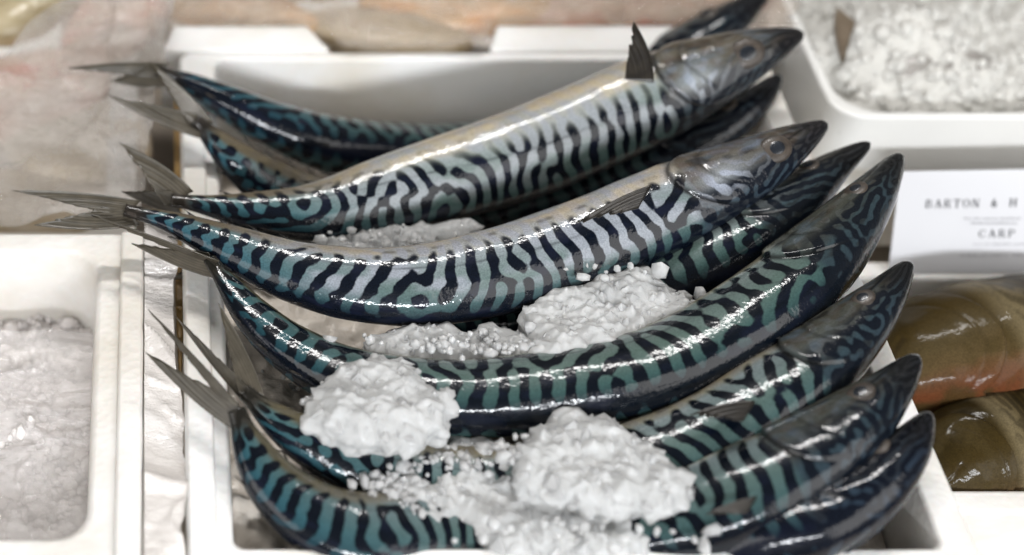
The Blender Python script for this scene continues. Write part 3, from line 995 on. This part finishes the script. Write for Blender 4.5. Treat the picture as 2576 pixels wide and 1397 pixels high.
# ------------------------------------------------------------------ fillets and other fish pieces
def fillet(name, label, p0, p1, wid, thick, m, seed, cat='fillet', group=None):
    a = np.array(at(*p0)); b = np.array(at(*p1))
    n, k = 40, 20
    t = np.linspace(0, 1, n)[:, None]
    P = a + (b - a) * t
    d = (b - a) / np.linalg.norm(b - a)
    sd = np.cross([0, 0, 1], d)
    P += sd * (0.006 * np.sin(t * 3.1 + seed))
    w = wid * np.clip(np.sin(np.pi * (0.06 + 0.90 * t)) ** 0.55, .05, 1)
    th = np.arange(k)[None, :] / k * 2 * np.pi
    c, s = np.cos(th), np.sin(th)
    hh = thick * np.where(s > 0, 1, .5)
    co = P[:, None] + (w * np.sign(c) * np.abs(c) ** .8)[..., None] * sd + np.stack([0 * w * s, 0 * w * s, hh * np.sign(s) * np.abs(s) ** .8 * np.sqrt(w / wid)], -1)
    co[..., 2] += .004 * fbm(co * 60 + seed, 3)
    co = np.vstack([co.reshape(-1, 3), a[None], b[None]])
    j = np.arange(k)
    t0 = np.stack([np.full(k, n * k), (j + 1) % k, j], -1); o = (n - 1) * k
    t1 = np.stack([np.full(k, n * k + 1), o + j, o + (j + 1) % k], -1)
    ob = link(name, from_np(name, co, grid_quads(n, k, True), np.vstack([t0, t1])), m)
    tag(ob, label, cat, group)
    return ob


M_PEACH = mat_flesh('peach_flesh', (.62, .27, .08), (.66, .40, .20), (.62, .46, .30))
M_PINK = mat_flesh('pink_flesh', (.58, .16, .12), (.60, .38, .28), (.58, .46, .36))
M_OLIVE = mat_flesh('olive_flesh', (.22, .16, .07), (.38, .31, .18), (.55, .47, .33))
M_BEIGE = mat_flesh('beige_flesh', (.36, .27, .13), (.52, .42, .29), (.60, .52, .41))
G = 'fillets under film behind the mackerel box'
for lab, p0, p1, w, m, sd in (
        ('orange fillet at the left end under the film behind the box', (430, 45, .085), (800, 60, .085), .016, M_PEACH, 1),
        ('beige fillet second from the left in the back box', (760, 90, .082), (1180, 105, .082), .020, M_BEIGE, 2),
        ('peach fillet at the top centre of the back box', (900, 5, .085), (1450, 15, .085), .022, M_PEACH, 3),
        ('pinkish fillet right of centre in the back box', (1200, 40, .082), (1600, 35, .082), .018, M_PINK, 4),
        ('pink fillet at the right end of the back box', (1560, 25, .085), (1930, 15, .085), .022, M_PINK, 5),
        ('pale fillet along the top left of the back box', (460, -30, .085), (930, -35, .085), .02, M_BEIGE, 6)):
    fillet('fish_fillet', lab, p0, p1, w, .012, m, sd, group=G)
G = 'fillets under film in the upper left box'
for lab, p0, p1, w, m, sd in (
        ('olive fillet bare of film in the top left corner', (-80, 70, .090), (230, -40, .092), .024, M_OLIVE, 11),
        ('reddish fillet under film at the top left, middle of the sheet', (180, 150, .078), (420, -30, .085), .028, M_PINK, 12),
        ('pink fillet under film left of the tails', (-40, 330, .07), (240, 180, .075), .034, M_PINK, 13),
        ('pale fillet under film beside the tails', (60, 440, .065), (330, 300, .07), .040, M_BEIGE, 14),
        ('grey beige fillet under film above the left box', (-120, 520, .06), (330, 510, .06), .026, M_BEIGE, 15)):
    fillet('fish_fillet', lab, p0, p1, w, .014, m, sd, group=G)

bm = bmesh.new()
pp = [at(438, 250, .085), at(464, 250, .085), at(464, 700, .085), at(455, 1060, .085), at(440, 740, .085)]
lo = [bm.verts.new(p - Vector((0, 0, .004))) for p in pp]; hi = [bm.verts.new(p) for p in pp]
for j in range(5): bm.faces.new([lo[j], lo[(j + 1) % 5], hi[(j + 1) % 5], hi[j]])
bm.faces.new(hi); bm.faces.new(list(reversed(lo)))
tag(bm_obj('amber_strip', bm, M_AMBER, None, .001), 'narrow amber strip standing in the gap left of the middle box', 'strip')

# fish bits in the tray ice
fb = fin_blade('fish_fin', at(2105, 20, .108), at(2150, 60, .108), at(2122, 165, .112), mat_fin('brown_fin', (.06, .045, .03), (.16, .12, .08), (.30, .24, .18)), None, bulge=.3, n=10, k=10, thick=.002)
tag(fb, 'brown pointed fish fin sticking out of the tray ice', 'fin')
fillet('buried_fish', 'grey fish buried in the ice of the upper right tray', (2190, 215, .088), (2460, 165, .088), .017, .016, mat_flesh('grey_skin', (.20, .19, .17), (.30, .28, .26), (.42, .40, .37)), 21, 'fish')

# ------------------------------------------------------------------ carp
CP_S = [0, .02, .06, .12, .2, .32, .45, .6, .75, .88, 1]
CP_R = [.15, .36, .56, .76, .92, 1, .98, .84, .6, .38, .26]


def carp_colours(gold):
    def fn(crease, p3, seed):
        one = np.ones((NS, NTH)); sS = S_ * one
        Qn = Q + 0.05 * fbm(p3 * 2, 3)
        L = 0.20 * lerpc([(0, (.06, .045, .018)), (.3, (.17, .115, .03)), (.5, (.26, .17, .045)), (.65, (.36, .26, .11)), (.80, (.42, .28, .12)), (.92, (.52, .22, .09)), (1, (.6, .2, .08))], Qn) * gold
        L = mixc(L, np.array([.05, .035, .012]), 0.75 * sstep(-.12, .3, fbm(p3 * 2.2 + 5, 4)))
        L = mixc(L, np.array([.20, .16, .09]), sstep(.25, .30, sS) * sstep(.40, .30, sS) * .6)
        D = L * .55
        cr = np.clip(crease, 0, 1)
        L = mixc(L, np.array([.03, .02, .01]), .3 * cr)
        pat = 0.6 + (.3 * turing(NS, NTH, 9, 9, 900 + seed, 0) - .25) * sstep(.26, .4, sS)
        return pat, L, D
    return fn


for lab, pts, rm, rolls, sd, gold in (
        ('upper carp in the right box, round golden gill cover beside the mackerel snouts', [(2180, 985, .050), (2300, 925, .053), (2480, 870, .053), (2700, 830, .05), (2950, 800, .045), (3150, 790, .04)], .036, [-20, -20, -10], 41, 1.0),
        ('lower carp in the right box, dark bronze and glistening with an orange underside', [(2330, 1225, .042), (2440, 1150, .044), (2580, 1115, .044), (2750, 1105, .042), (2950, 1095, .04)], .026, [20, 20, 20], 42, .75)):
    root = tag(empty('carp', at(*pts[2])), lab, 'fish')
    me, fr = body_mesh('body', pts, rm, rolls, carp_colours(gold), .8, (CP_S, CP_R), True, .03, sd)
    link('body', me, M_CARP, root)
    Vv = lambda a: Vector(a.tolist())
    tl = Vv(fr['P'][-1])
    tl = Vv(fr['P'][-1])
    for sg in (1, -1):
        fin_blade('tail_lobe', tl + Vv(fr['B'][-1]) * sg * .009, tl - Vv(fr['B'][-1]) * sg * .001, tl - Vv(fr['T'][-1]) * .06 + Vv(fr['B'][-1]) * sg * .03, M_REDFIN, root, n=12, k=10, notch=.4)

# ------------------------------------------------------------------ the card
c_bl, c_tl = at(2235, 690, .050), at(2235, 432, .092)
c_bl = Vector((c_bl.x, c_bl.y, c_bl.z)); c_tl.x = c_bl.x
tilt = math.tan(R(1.4))
xr = c_bl.x + .13
c_br = c_bl + Vector((xr - c_bl.x, 0, (xr - c_bl.x) * tilt)); c_tr = c_tl + Vector((xr - c_bl.x, 0, (xr - c_bl.x) * tilt))
nrm = (c_br - c_bl).cross(c_tl - c_bl).normalized()
card = empty('price_card', (c_bl + c_br) / 2)
tag(card, 'white printed card for the carp standing at the right edge', 'sign')
bm = bmesh.new()
fv = [bm.verts.new(p) for p in (c_bl, c_br, c_tr, c_tl)]; bv = [bm.verts.new(p - nrm * .0008) for p in (c_bl, c_br, c_tr, c_tl)]
bm.faces.new(fv); bm.faces.new(list(reversed(bv)))
for j in range(4): bm.faces.new([fv[(j + 1) % 4], fv[j], bv[j], bv[(j + 1) % 4]])
bm_obj('card_sheet', bm, M_CARD, card, 0, smooth=False)

# strokes (x0,y0,x1,y1,width) of a serif capital in a unit cell
TK, TN, SF = .20, .09, .07
GL = {
    'B': [(.2, 0, .2, 1, TK), (.2, .97, .6, .97, TN), (.2, .52, .65, .52, TN), (.2, .03, .65, .03, TN), (.72, .60, .72, .92, TK), (.78, .1, .78, .45, TK)],
    'A': [(.12, 0, .48, 1, TN), (.48, 1, .85, 0, TK), (.25, .35, .7, .35, TN), (.0, .03, .26, .03, SF), (.68, .03, 1.0, .03, SF)],
    'R': [(.2, 0, .2, 1, TK), (.2, .97, .6, .97, TN), (.2, .5, .6, .5, TN), (.72, .58, .72, .92, TK), (.5, .5, .85, 0, TK), (.05, .03, .36, .03, SF), (.78, .03, 1.0, .03, SF)],
    'T': [(.5, 0, .5, 1, TK), (.05, .96, .95, .96, TN), (.05, .78, .05, .98, SF), (.95, .78, .95, .98, SF), (.32, .03, .68, .03, SF)],
    'O': [(.12, .25, .12, .75, TK), (.88, .25, .88, .75, TK), (.12, .75, .38, .97, TN), (.38, .97, .62, .97, TN), (.62, .97, .88, .75, TN), (.12, .25, .38, .03, TN), (.38, .03, .62, .03, TN), (.62, .03, .88, .25, TN)],
    'N': [(.15, 0, .15, 1, TN), (.15, 1, .85, 0, TK), (.85, 0, .85, 1, TN), (0, .03, .3, .03, SF), (.7, .97, 1, .97, SF)],
    '&': [(.75, 0, .3, .75, TK), (.3, .75, .42, .97, TN), (.42, .97, .58, .8, TN), (.58, .8, .2, .4, TN), (.2, .4, .2, .1, TK), (.2, .1, .45, .03, TN), (.45, .03, .85, .5, TN), (.72, .5, .95, .5, SF)],
    'H': [(.18, 0, .18, 1, TK), (.82, 0, .82, 1, TK), (.18, .5, .82, .5, TN), (.02, .03, .34, .03, SF), (.66, .03, .98, .03, SF), (.02, .97, .34, .97, SF), (.66, .97, .98, .97, SF)],
    'C': [(.14, .25, .14, .75, TK), (.14, .75, .4, .97, TN), (.4, .97, .8, .9, TN), (.85, .7, .85, .98, SF), (.14, .25, .4, .03, TN), (.4, .03, .88, .2, TN)],
    'P': [(.2, 0, .2, 1, TK), (.2, .97, .6, .97, TN), (.2, .47, .62, .47, TN), (.76, .55, .76, .9, TK), (.04, .03, .38, .03, SF)],
}
cu = (c_br - c_bl).normalized(); cv = nrm.cross(cu).normalized()


def print_strokes(bm, org, w, h, strokes, off):
    for x0, y0, x1, y1, t in strokes:
        a = org + cu * (x0 * w) + cv * (y0 * h); b = org + cu * (x1 * w) + cv * (y1 * h)
        d = (b - a)
        if d.length < 1e-9: continue
        d.normalize(); s = nrm.cross(d) * (t * w * .5)
        off[0] += 0.000002
        o = nrm * (.0002 + off[0])
        bm.faces.new([bm.verts.new(p + o) for p in (a - s, b - s, b + s, a + s)])


def text_line(name, txt, px0, px1, py, hpx, m, gap=.25):
    p0 = hit_plane(px0, py, c_bl, nrm); p1 = hit_plane(px1, py, c_bl, nrm)
    h = (hit_plane(px0, py - hpx, c_bl, nrm) - p0).length
    cell = (p1 - p0).length / (len(txt) + (len(txt) - 1) * gap)
    bm = bmesh.new(); off = [0]
    for k, ch in enumerate(txt):
        if ch == ' ': continue
        print_strokes(bm, p0 + cu * (k * cell * (1 + gap)), cell, h, GL[ch], off)
    return bm_obj(name, bm, m, card, 0, smooth=False)


text_line('lettering', 'BARTON & H', 2326, 2556, 524, 21, M_INK)
text_line('lettering', 'CARP', 2460, 2553, 598, 19, M_INK, .3)


def faint(px0, px1, py, hpx, seed):
    """print too small to read: a row of short grey dashes"""
    g = random.Random(seed)
    bm = bmesh.new(); off = [0]
    x = px0
    while x < px1:
        w = g.uniform(4, 9)
        p0 = hit_plane(x, py, c_bl, nrm); u = (hit_plane(x + w, py, c_bl, nrm) - p0).length
        h = (hit_plane(x, py - hpx * g.uniform(.6, 1), c_bl, nrm) - p0).length
        print_strokes(bm, p0, u, h, [(.1, .1, .1, .9, .3), (.1, .5, .9, .5, .2), (.8, .1, .8, .8, .3)], off)
        x += w + (g.uniform(1, 3) if g.random() < .8 else 6)
    return bm_obj('fine_print', bm, M_INKG, card, 0, smooth=False)


faint(2424, 2560, 553, 8, 1); faint(2442, 2552, 565, 8, 2); faint(2448, 2570, 617, 6, 3); faint(2416, 2532, 646, 9, 4); faint(2548, 2580, 645, 8, 5)
